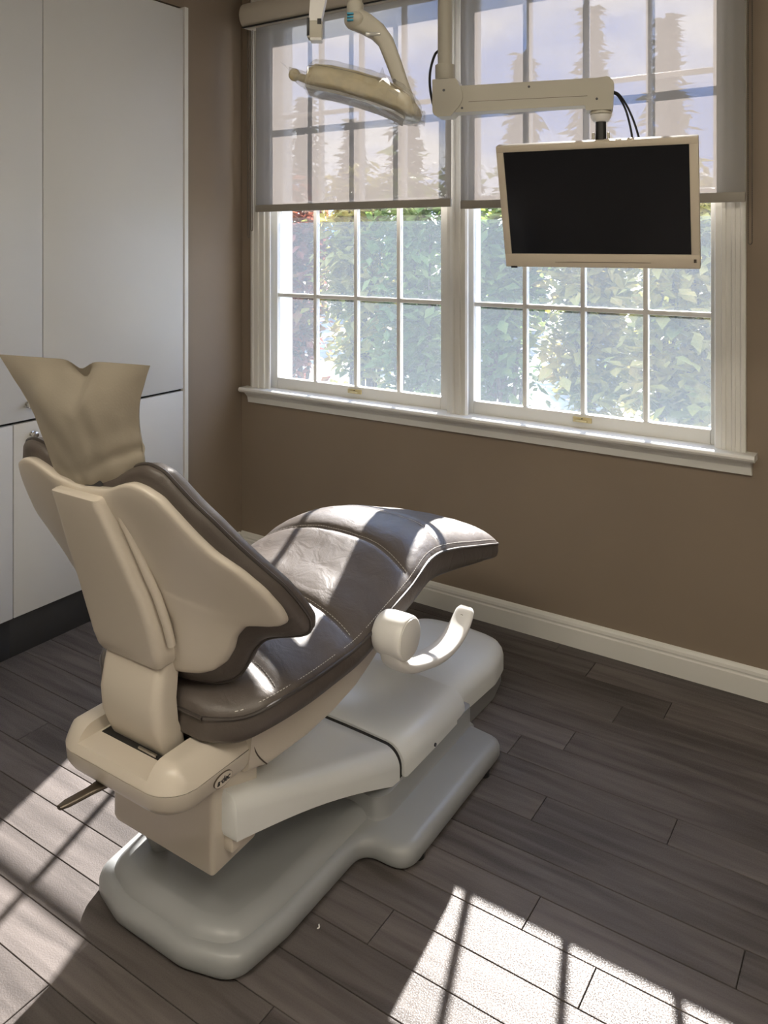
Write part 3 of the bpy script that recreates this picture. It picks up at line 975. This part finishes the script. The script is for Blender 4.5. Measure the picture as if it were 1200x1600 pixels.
for i in range(NSEG + 1):
    t = i / NSEG * (len(AP) - 1)
    idx = list(range(len(AP)))
    y = smooth_interp(t, idx, [p[0] for p in AP]); z = smooth_interp(t, idx, [p[1] for p in AP])
    y2 = smooth_interp(min(t + .05, len(AP) - 1), idx, [p[0] for p in AP]) - smooth_interp(max(t - .05, 0), idx, [p[0] for p in AP])
    z2 = smooth_interp(min(t + .05, len(AP) - 1), idx, [p[1] for p in AP]) - smooth_interp(max(t - .05, 0), idx, [p[1] for p in AP])
    tn = Vector((0, y2, z2)).normalized(); nn = Vector((0, -tn.z, tn.y))
    w = smooth_interp(t, idx, AWD); h = smooth_interp(t, idx, AT)
    c = Vector((hub_c.x + .046, y, z))
    ring = []
    for k in range(20):
        a = 2 * PI * k / 20
        ca, sa = math.cos(a), math.sin(a)
        ring.append(c + Vector((1, 0, 0)) * w * math.copysign(abs(ca) ** .6, ca) + nn * h * math.copysign(abs(sa) ** .7, sa))
    ar.append(ring)
mk('armrest_arm', loft(ar), 'armrest', chair)
mk('armrest_screw', cyl((hub_c.x + .046, 1.964, .472), (0, -.6, .7), .004, .004, 10), 'chrome', chair)

# recline lever under the rear of the pan
lv = [(-1.405, 1.11, .378), (-1.405, 1.085, .377), (-1.412, 1.05, .374), (-1.422, 1.002, .372), (-1.425, .985, .3715)]
lr = []
for i, p in enumerate(lv):
    w = (.020, .018, .0115, .0105, .006)[i]; h = (.006, .006, .0055, .0055, .004)[i]
    q = Vector(p)
    lr.append([q + Vector((w * math.copysign(abs(math.cos(a)) ** .6, math.cos(a)), 0, h * math.copysign(abs(math.sin(a)) ** .6, math.sin(a)))) for a in [2 * PI * k / 16 for k in range(16)]])
mk('recline_lever', loft(lr), 'lever', chair)

# ------------------------------------------------------------------ paper cover on the headrest
def bag_pt(a, v, side):
    """a -1..1 across, v 0 bottom..1 top; side -1 = rear (towards the viewer), +1 = front"""
    w = smooth_interp(v, [0, .1, .25, .5, .7, .85, 1], [.122, .132, .140, .154, .178, .204, .234])
    zb = 1.012 + .034 * a; zt = 1.274 - .016 * math.exp(-((a - .16) / .12) ** 2) + .008 * a
    z = zb + (zt - zb) * v
    y = 1.030 - .070 * v
    bulge = (1 - a * a) ** .75
    th = smooth_interp(v, [0, .15, .4, .65, .85, 1], [.030, .048, .052, .040, .018, .0008])
    if side < 0:
        th = smooth_interp(v, [0, .12, .4, .65, .85, 1], [.020, .034, .038, .030, .014, .0008])
    y += side * th * bulge
    if side < 0:
        # crease running down from the dip and pulled corners
        y += .020 * math.exp(-((a - .16 + (1 - v) * .3) / .16) ** 2) * max(0, v - .62) / .38 * (1 - max(0, v - .96) * 20)
        y -= .010 * math.exp(-((a - .5) / .28) ** 2) * math.exp(-((v - .72) / .2) ** 2)
        y -= .010 * math.exp(-((a + .45) / .3) ** 2) * math.exp(-((v - .76) / .18) ** 2)
        y += .007 * math.exp(-((v - .17 - .12 * a) / .05) ** 2) * (.5 + .5 * a)
        y += .004 * noise.noise(Vector((a * 4, v * 5, 1.7))) * (1 - v ** 8)
    return Vector((XC + w * a + .016 * (1 - v), y, z))
na, nv = 44, 36
V, F = [], []
for side in (-1, 1):
    b0 = len(V)
    for j in range(nv + 1):
        for i in range(na + 1):
            V.append(bag_pt(-1 + 2 * i / na, j / nv, side))
    for j in range(nv):
        for i in range(na):
            q = b0 + j * (na + 1) + i
            f = (q, q + 1, q + na + 2, q + na + 1)
            F.append(f if side < 0 else f[::-1])
bag = mk('headrest_cover', (V, F), 'paper', angle=180)
tag(bag, 'cream paper bag cover pulled over the headrest of the chair', 'headrest cover')

# ------------------------------------------------------------------ monitor arm and monitor
ma = empty('monitor_mount', (-1.147, 2.066, CH), (0, 0, math.atan2(.294, .956)))
tag(ma, 'cream ceiling-hung monitor arm with vertical pole and jointed beam', 'monitor mount')
CHL = -CH
def L(name, geo, mat, parent=ma, **k):
    return mk(name, geo, mat, parent, local=True, **k)
def zz(z): return z - CH
L('ceiling_plate', cyl((0, 0, -.025), (0, 0, 1), .08, .025, 32, .004), 'armpaint')
L('pole', cyl((0, 0, zz(1.97)), (0, 0, 1), .0215, 2.75 - 1.97 - .02, 28), 'armpaint')
L('collar', cyl((0, 0, zz(1.972)), (0, 0, 1), .029, .045, 28, .002), 'armpaint')
L('collar_seam', cyl((0, 0, zz(1.969)), (0, 0, 1), .0285, .004, 28), 'gap')
pb = rounded([(-.030, 1.862, .022), (.024, 1.862, .008), (.066, 1.91, .05), (.040, 1.970, .01), (-.030, 1.970, .004)], 6)
pv = L('pivot_block', loft([[Vector((p.x, -.036, zz(p.y))) for p in pb], [Vector((p.x, .036, zz(p.y))) for p in pb]]), 'armpaint')
bm_out = rounded([(.000, 1.872, .004), (.40, 1.876, .006), (.40, 1.862, .003), (.472, 1.862, .005), (.476, 1.935, .02), (.462, 1.953, .012), (.43, 1.950, .02), (.000, 1.948, .004)], 5)
bmo = L('beam', loft([[Vector((p.x, -.030, zz(p.y))) for p in bm_out], [Vector((p.x, -.032, zz(p.y))) for p in bm_out][:0] or [Vector((p.x, .032, zz(p.y))) for p in bm_out]]), 'armpaint')
L('beam_groove', box(.075, .405, -.0307, -.029, zz(1.9005), zz(1.9020)), 'lever', smooth=False)
for q in ((.246, 1.935), (.43, 1.892), (.056, 1.884)):
    L('beam_screw', cyl((q[0], -.029, zz(q[1])), (0, -1, 0), .0035, .002, 12), 'darkgrey')
L('pivot_screw', cyl((.004, -.035, zz(1.937)), (0, -1, 0), .004, .002, 12), 'darkgrey')
L('swivel_ring', cyl((.440, 0, zz(1.853)), (0, 0, 1), .030, .009, 28, .002), 'armpaint')
L('swivel_cup', loft([[Vector((.440 + r * math.cos(2 * PI * k / 28), r * math.sin(2 * PI * k / 28), zz(z))) for k in range(28)] for z, r in ((1.852, .029), (1.845, .028), (1.835, .022), (1.832, .018))]), 'armrest')
L('swivel_post', cyl((.440, 0, zz(1.752)), (0, 0, 1), .0145, .084, 20), 'black')
L('tilt_yoke', join(box(.416, .424, -.018, .018, zz(1.74), zz(1.802), .003), box(.456, .464, -.018, .018, zz(1.74), zz(1.802), .003)), 'armpaint')
L('tilt_head', box(.424, .456, -.02, .03, zz(1.60), zz(1.76), .005), 'armpaint')
cb = [(-.022, .015, 2.065), (-.034, .012, 2.05), (-.046, .008, 2.005), (-.046, .004, 1.955), (-.036, .0, 1.905), (-.028, .0, 1.895)]
def dense(p, n=6):
    out = []
    idx = list(range(len(p)))
    for i in range((len(p) - 1) * n + 1):
        t = i / n
        out.append(tuple(smooth_interp(t, idx, [q[c] for q in p]) for c in range(3)))
    return out
L('cable', tube([(a, b, zz(c)) for a, b, c in dense(cb)], .0038, 8), 'black')
c2 = [(.474, .0, 1.915), (.490, .004, 1.905), (.512, .012, 1.87), (.532, .02, 1.82), (.545, .026, 1.765), (.545, .03, 1.70)]
c3 = [(.474, .004, 1.912), (.488, .006, 1.90), (.506, .014, 1.865), (.520, .022, 1.81), (.528, .03, 1.75), (.528, .032, 1.70)]
for c in (c2, c3):
    L('cable', tube([(a, b, zz(z)) for a, b, z in dense(c)], .003, 8), 'black')

mon = empty('monitor', (-.728, 2.152, 1.597), (R(17.77), 0, R(8.95)))
tag(mon, 'flat cream-framed monitor with dark blank screen hanging before the window', 'monitor')
W2, H2 = .265, .1785
def Q(name, geo, mat, parent=mon, **k): return mk(name, geo, mat, parent, local=True, **k)
bz = .019
Q('bezel', box(-W2, W2, .0, .030, H2 - bz, H2, .003), 'monitor')
Q('bezel', box(-W2, W2, .0, .030, -H2, -H2 + .040, .003), 'monitor')
Q('bezel', box(-W2, -W2 + .020, .0005, .030, -H2 + .038, H2 - bz + .002, .002), 'monitor')
Q('bezel', box(W2 - .022, W2, .0005, .030, -H2 + .038, H2 - bz + .002, .002), 'monitor')
Q('screen', box(-W2 + .018, W2 - .020, .004, .012, -H2 + .038, H2 - bz + .002), 'screen', smooth=False)
Q('back_cover', loft([[Vector((x, y, z)) for x, z in ((-a, -b), (a, -b), (a, b), (-a, b))] for y, a, b in ((.029, W2 - .006, H2 - .006), (.040, W2 - .03, H2 - .03), (.048, .12, .09))]), 'monitor')
Q('mount_plate', box(-.05, .05, .046, .075, -.05, .06, .004), 'monitor')
Q('chin_line', box(-.12, .14, -.0006, .001, -H2 + .016, -H2 + .0172), 'lever', smooth=False)
Q('sensor', box(-W2 + .016, -W2 + .034, -.001, .004, -H2 - .002, -H2 + .0035), 'black', smooth=False)
Q('power_button', box(W2 - .016, W2 - .009, -.0012, .003, -H2 + .018, -H2 + .028, .0005), 'lever')
for q in range(3):
    Q('menu_button', box(.03 + q * .03, .045 + q * .03, .006, .02, H2 - .0005, H2 + .0025, .0008), 'monitor')

# ------------------------------------------------------------------ operating light
RZ = math.atan2(.55, .835)
lamp = empty('operating_light', (-1.153, 1.635, 1.878), (0, 0, RZ))
tag(lamp, 'cream dental operating light with curved head hanging in front of the blind', 'operating light')
SCL = 2.0 / 1259.0
def px(a, b): return ((a - 560) * SCL, -(b - 140) * SCL)
def LP(name, geo, mat, parent=lamp, **k): return mk(name, geo, mat, parent, local=True, **k)
topc = [(481, 124), (486, 112), (496, 106), (520, 108), (560, 117), (600, 129), (628, 144), (645, 160), (655, 174), (658, 182)]
botc = [(479, 130), (480, 138), (490, 142), (520, 147), (555, 156), (590, 167), (620, 178), (640, 186), (652, 187), (658, 185)]
def head_rings(grow=0.0, dep=.072, z_only=None):
    rr = []
    for k in range(len(topc)):
        (xa, za), (xb, zb) = px(*topc[k]), px(*botc[k])
        d = dep * (.72, .86, .96, 1, 1, 1, .95, .85, .7, .5)[k] + grow
        cx_, cz_ = (xa + xb) / 2, (za + zb) / 2
        ax, az = (xa - xb) / 2, (za - zb) / 2
        ln = math.hypot(ax, az); ax *= (ln + grow) / ln; az *= (ln + grow) / ln
        ring = []
        for j in range(24):
            a = 2 * PI * j / 24
            ca, sa = math.cos(a), math.sin(a)
            ca = math.copysign(abs(ca) ** .4, ca); sa = math.copysign(abs(sa) ** .4, sa)
            ring.append(Vector((cx_ + ax * sa, d * ca, cz_ + az * sa)))
        rr.append(ring)
    return rr
head = LP('light_head', loft(head_rings()), 'lampbody')
sp = []
for (a, b) in ((484, 114), (496, 112), (520, 115), (560, 124), (600, 136), (632, 153)):
    x, z = px(a, b); sp.append((x, -.0725, z))
LP('head_seam', tube(dense(sp, 4), .0008, 5), 'lever', head)
# clear lens strip below the head
ls = []
for (a, b) in ((481, 141), (500, 146), (530, 152), (560, 161), (590, 171), (615, 181), (630, 190)):
    x, z = px(a, b)
    ls.append([Vector((x, y, z + dz)) for y, dz in ((-.062, .004), (.062, .004), (.062, -.003), (-.062, -.003))])
LP('lens', loft(ls), 'lens', head)
# handles at both ends
def ball(c, r, sq=1.0, n=14):
    return loft([[Vector((c[0] + r * math.sin(PI * i / n) * math.cos(2 * PI * k / 18), c[1] + r * math.sin(PI * i / n) * math.sin(2 * PI * k / 18), c[2] + r * sq * math.cos(PI * i / n))) for k in range(18)] for i in range(1, n)])
hx, hz = px(460, 117)
LP('handle', join(ball((hx, 0, hz), .0145, 1.1), tube([(hx + .008, 0, hz - .004), (hx + .045, 0, hz - .016)], [.009, .012], 12)), 'lampbody')
# arm from head up to ceiling
arm_p = [(640, 165), (630, 140), (616, 100), (603, 66), (590, 50), (572, 38), (556, 30)]
aw = [.017, .018, .019, .020, .0225, .026, .028]
ah = [.017, .018, .018, .019, .020, .0215, .020]
rings = []
pts = [Vector((px(*p)[0], .0, px(*p)[1])) for p in arm_p]
for i, p in enumerate(pts):
    d = (pts[min(i + 1, len(pts) - 1)] - pts[max(i - 1, 0)]).normalized()
    n_ = Vector((d.z, 0, -d.x))
    ring = []
    for k in range(20):
        a = 2 * PI * k / 20
        ca, sa = math.cos(a), math.sin(a)
        ring.append(p + n_ * aw[i] * math.copysign(abs(ca) ** .6, ca) + Vector((0, 1, 0)) * ah[i] * math.copysign(abs(sa) ** .6, sa))
    rings.append(ring)
arm = LP('curved_arm', loft(rings), 'armpaint')
x, z = px(557, 32)
LP('arm_joint', join(ball((x - .002, 0, z), .0285, .9)), 'armpaint')
for k in range(3):
    x, z = px(548, 26 + 5 * k)
    LP('indicator', box(x - .008, x + .008, -.0305, -.020, z - .0022, z + .0022, .001), 'bluemark', arm)
x, z = px(585, 56)
LP('arm_window', box(x - .022, x + .016, -.0215, -.012, z - .005, z + .005, .003), 'lens', arm)
x, z = px(616, 128)
LP('arm_screw', cyl((x, -.017, z), (0, -1, 0), .004, .003, 12), 'black', arm)
x, z = px(555, 20)
LP('drop_collar', cyl((x, 0, z - .006), (0, 0, 1), .021, .03, 24, .003), 'armpaint')
LP('drop_tube', cyl((x, 0, z + .02), (0, 0, 1), .017, 2.75 - 1.878 - z - .03, 24), 'armpaint')
LP('ceiling_cup', cyl((x, 0, 2.75 - 1.878 - .03), (0, 0, 1), .07, .03, 28, .006), 'armpaint')

# crinkled plastic sleeve drawn over the lamp head
rr = head_rings(.010, .078)
x, z = px(452, 112)
first = []
for j in range(24):
    a = 2 * PI * j / 24
    first.append(Vector((x, .012 * math.cos(a), z + .012 * math.sin(a))))
mid = []
x2, z2 = px(470, 120)
for j in range(24):
    a = 2 * PI * j / 24
    mid.append(Vector((x2, .035 * math.cos(a), z2 - .004 + .020 * math.sin(a))))
x3, z3 = px(663, 186)
end = [Vector((x3 + .002, .03 * math.cos(2 * PI * j / 24), z3 + .012 * math.sin(2 * PI * j / 24))) for j in range(24)]
allr = [first, mid] + rr + [end]
fine = []
for i in range(len(allr) - 1):
    for s in range(4):
        t = s / 4
        fine.append([a.lerp(b, t) for a, b in zip(allr[i], allr[i + 1])])
fine.append(end)
for i, ring in enumerate(fine):
    k = .25 + 1.1 * max(0, (i - 26) / 20)
    for j, p in enumerate(ring):
        nv_ = noise.noise(Vector((i * .55, j * .9, 4.2))) * .012 * k + noise.noise(Vector((i * 1.3, j * 1.7, 8.2))) * .006 * k
        c = sum(ring, Vector()) / len(ring)
        d = (p - c); d = d.normalized() if d.length > 0 else d
        ring[j] = p + d * nv_
flaps = []
for (a, b, c_) in (((588, 135), (598, 113), (606, 140)), ((606, 150), (625, 150), (640, 172)), ((640, 160), (661, 186), (648, 190)), ((452, 112), (443, 106), (456, 118))):
    pa, pb_, pc = [Vector((px(*q)[0], -.079 + .012 * i, px(*q)[1])) for i, q in enumerate((a, b, c_))]
    flaps.append(([pa, pb_, pc], [(0, 1, 2)]))
slv = mk('plastic_sleeve', join(loft(fine, True, False, False), *flaps), 'plastic_wrap', None, smooth=True, angle=25, origin=(0, 0, 0))
slv.location = (-1.153, 1.635, 1.878); slv.rotation_euler = (0, 0, RZ)
tag(slv, 'clear crinkled plastic sleeve wrapped around the operating light head', 'plastic sleeve')

# small hanging arm end left of the light
post = empty('hanging_boom', (-1.235, 1.58, CH), (0, 0, RZ))
tag(post, 'narrow white hanging arm end with dark clips left of the light', 'hanging arm')
PZ = CH
def PP(name, geo, mat, parent=post, **k): return mk(name, geo, mat, parent, local=True, **k)
x0_ = 0.0
PP('arm_tube', loft([[Vector((cx_ + .021 * sx * w, .016 * sy, z - PZ)) for sx, sy in ((-1, -1), (1, -1), (1, 1), (-1, 1))] for z, w, cx_ in ((2.045, .72, -.008), (2.10, .92, .0), (2.74, 1.0, .06))]), 'armrest')
PP('arm_tip', box(-.027, .010, -.016, .016, 2.002 - PZ, 2.046 - PZ, .004), 'armpaint')
PP('tip_cap', box(-.020, .009, -.0165, .0165, 1.996 - PZ, 2.004 - PZ, .002), 'armrest')
PP('clip', box(-.028, -.021, -.0175, .012, 2.008 - PZ, 2.052 - PZ, .001), 'black')
PP('clip', box(-.002, .008, -.0175, -.012, 2.036 - PZ, 2.050 - PZ, .001), 'black')
PP('ceiling_plate', cyl((.062, 0, -.02), (0, 0, 1), .05, .02, 24, .003), 'armpaint')

# ------------------------------------------------------------------ scrap on the floor
s_ = []
for i in range(7):
    t = i / 6
    s_.append(Vector((-1.089 + .003 * math.sin(t * 5), 1.387 + .013 * t, .0022 + .001 * math.sin(t * 4))))
tag(mk('paper_scrap', tube(s_, [.0006, .0016, .0018, .0016, .0018, .0016, .0006], 8), 'scrap'), 'tiny white scrap lying on the floor beside the chair base', 'scrap')

# ------------------------------------------------------------------ ceiling downlights (above and behind the frame)
def em_mat(strength):
    m = bpy.data.materials.new('lamp_glow'); m.use_nodes = True
    t = m.node_tree
    for n in list(t.nodes): t.nodes.remove(n)
    o = t.nodes.new('ShaderNodeOutputMaterial'); e = t.nodes.new('ShaderNodeEmission')
    e.inputs['Color'].default_value = (1, .90, .74, 1); e.inputs['Strength'].default_value = strength
    t.links.new(e.outputs[0], o.inputs['Surface'])
    return m
M['glow'] = em_mat(3.5)
for i, (x, y, wh) in enumerate(((-1.0, -.35, 'behind the chair back'), (.85, .35, 'to the right of the viewer'))):
    d = empty('ceiling_light_panel', (x, y, CH - .02))
    tag(d, 'flat rectangular ceiling light panel ' + wh, 'ceiling light', 'ceiling light panels')
    for g in (box(x - .62, x + .62, y - .32, y - .30, CH - .02, CH - .001, .002), box(x - .62, x + .62, y + .30, y + .32, CH - .02, CH - .001, .002),
              box(x - .62, x - .60, y - .30, y + .30, CH - .02, CH - .001, .002), box(x + .60, x + .62, y - .30, y + .30, CH - .02, CH - .001, .002)):
        mk('frame_bar', g, 'trim', d)
    mk('diffuser', box(x - .60, x + .60, y - .30, y + .30, CH - .012, CH - .006), 'glow', d, smooth=False)

# ------------------------------------------------------------------ garden
gr = mk('ground', box(-40, 30, 3.05, 60, -.4, -.1), 'ground', smooth=False)
tag(gr, kind='structure')

def leaf_cloud(pts, size, rnd, aspect=.6, droop=.5):
    V, F = [], []
    for p in pts:
        s = size * rnd.uniform(.6, 1.3)
        a = rnd.uniform(0, 2 * PI); tilt = rnd.uniform(-droop, 1.0)
        d = Vector((math.cos(a) * math.cos(tilt), math.sin(a) * math.cos(tilt), -math.sin(tilt)))
        sd = d.cross(Vector((0, 0, 1)))
        sd = sd.normalized() if sd.length > .01 else Vector((1, 0, 0))
        sd = (sd + Vector((rnd.uniform(-.6, .6), rnd.uniform(-.6, .6), rnd.uniform(-.6, .6)))).normalized()
        up = sd.cross(d) * s * .08
        b = len(V)
        V += [p, p + d * s * .45 + sd * s * aspect * .5 + up, p + d * s, p + d * s * .45 - sd * s * aspect * .5 + up]
        F += [(b, b + 1, b + 2), (b, b + 2, b + 3)]
    return V, F

def shrub(x, y, h, rx, mat, label, seed, n=2800, leaf=.125):
    rnd = random.Random(seed)
    z0 = -.1
    r = empty('garden_shrub', (x, y, z0))
    tag(r, label, 'shrub', 'shrubs outside the window')
    stems = []
    tips = []
    for k in range(9):
        a = rnd.uniform(0, 2 * PI); q = rnd.uniform(.2, .8) * rx
        q *= .7
        tip = Vector((x + q * math.cos(a), y + q * .7 * math.sin(a), z0 + h * rnd.uniform(.6, .95)))
        b = Vector((x + .1 * math.cos(a), y + .1 * math.sin(a), z0))
        m_ = b.lerp(tip, .5) + Vector((rnd.uniform(-.1, .1), rnd.uniform(-.1, .1), .1))
        stems.append(tube([b, m_, tip], [.02, .013, .005], 6))
        tips.append(tip)
    mk('stems', join(*stems), 'bark', r)
    clumps = [Vector((x + rnd.uniform(-.62, .62) * rx, y + rnd.uniform(-.5, .5) * rx, z0 + h * rnd.uniform(.26, .96))) for _ in range(60)]
    pts = []
    for _ in range(n):
        c = rnd.choice(clumps)
        pts.append(c + Vector((max(-.16, min(.16, rnd.gauss(0, .11))), max(-.16, min(.16, rnd.gauss(0, .11))), rnd.gauss(0, .15))))
    tag(mk('foliage', leaf_cloud(pts, leaf, rnd), mat, r, smooth=False), kind='stuff')
    return r
SH = (('leaf_green', 'green leafy shrub seen through the leftmost window panes'), ('leaf_red', 'reddish autumn shrub seen through the left window'),
      ('leaf_yellow', 'yellow-green shrub in the middle of the left window'), ('leaf_green', 'green shrub outside beside the window mullion'),
      ('leaf_green', 'green shrub seen at the left of the right window'), ('leaf_yellow', 'yellow-leaved autumn shrub below the monitor'),
      ('leaf_yellow', 'pale yellow-green shrub under the right end of the monitor'), ('leaf_green', 'green shrub seen through the rightmost window panes'))
for i, (mt, lb_) in enumerate(SH):
    shrub(-5.35 + .68 * i, 5.5 + .1 * ((i * 7) % 3), (2.05, 2.0, 2.1, 2.05, 2.0, 1.9, 2.0, 2.05)[i], .34, mt, lb_, i + 1)

def conifer(x, y, h, rad, label, seed, n=2600):
    rnd = random.Random(seed)
    z0 = -.1
    r = empty('conifer_tree', (x, y, z0))
    tag(r, label, 'tree', 'conifers beyond the garden')
    mk('trunk', tube([(x, y, z0), (x, y, z0 + h * .96)], [.14, .02], 8), 'bark', r)
    pts = []
    for _ in range(n):
        t = rnd.random() ** 1.4
        a = rnd.uniform(0, 2 * PI)
        q = rad * min(1, 1.9 * (1 - t)) ** .9 * math.sqrt(rnd.random()) * (.8 + .2 * math.sin(a * 5 + t * 20))
        pts.append(Vector((x + q * math.cos(a), y + q * math.sin(a), z0 + .1 + h * t)))
    tag(mk('needles', leaf_cloud(pts, .26, rnd, .5, .2), 'conifer', r, smooth=False), kind='stuff')
cl = ['slender dark conifer behind the far left window panes', 'broad conifer behind the left blind', 'short conifer left of the operating light arm', 'tall conifer rising between the two windows',
      'low conifer behind the monitor pole', 'pointed conifer above the monitor arm', 'tall pointed conifer above the monitor', 'broad dark conifer behind the top right blind', 'tall conifer behind the far right window panes', 'bushy conifer at the right end of the far tree row']
for i, (x, h) in enumerate(((-12.6, 4.4), (-11.3, 4.9), (-10.0, 4.3), (-8.7, 5.1), (-7.4, 4.2), (-6.1, 5.2), (-4.8, 5.9), (-3.5, 5.5), (-2.2, 5.9), (-.9, 5.5))):
    conifer(x, 14.0, h * 1.0 - .2, .52, cl[i], 40 + i)
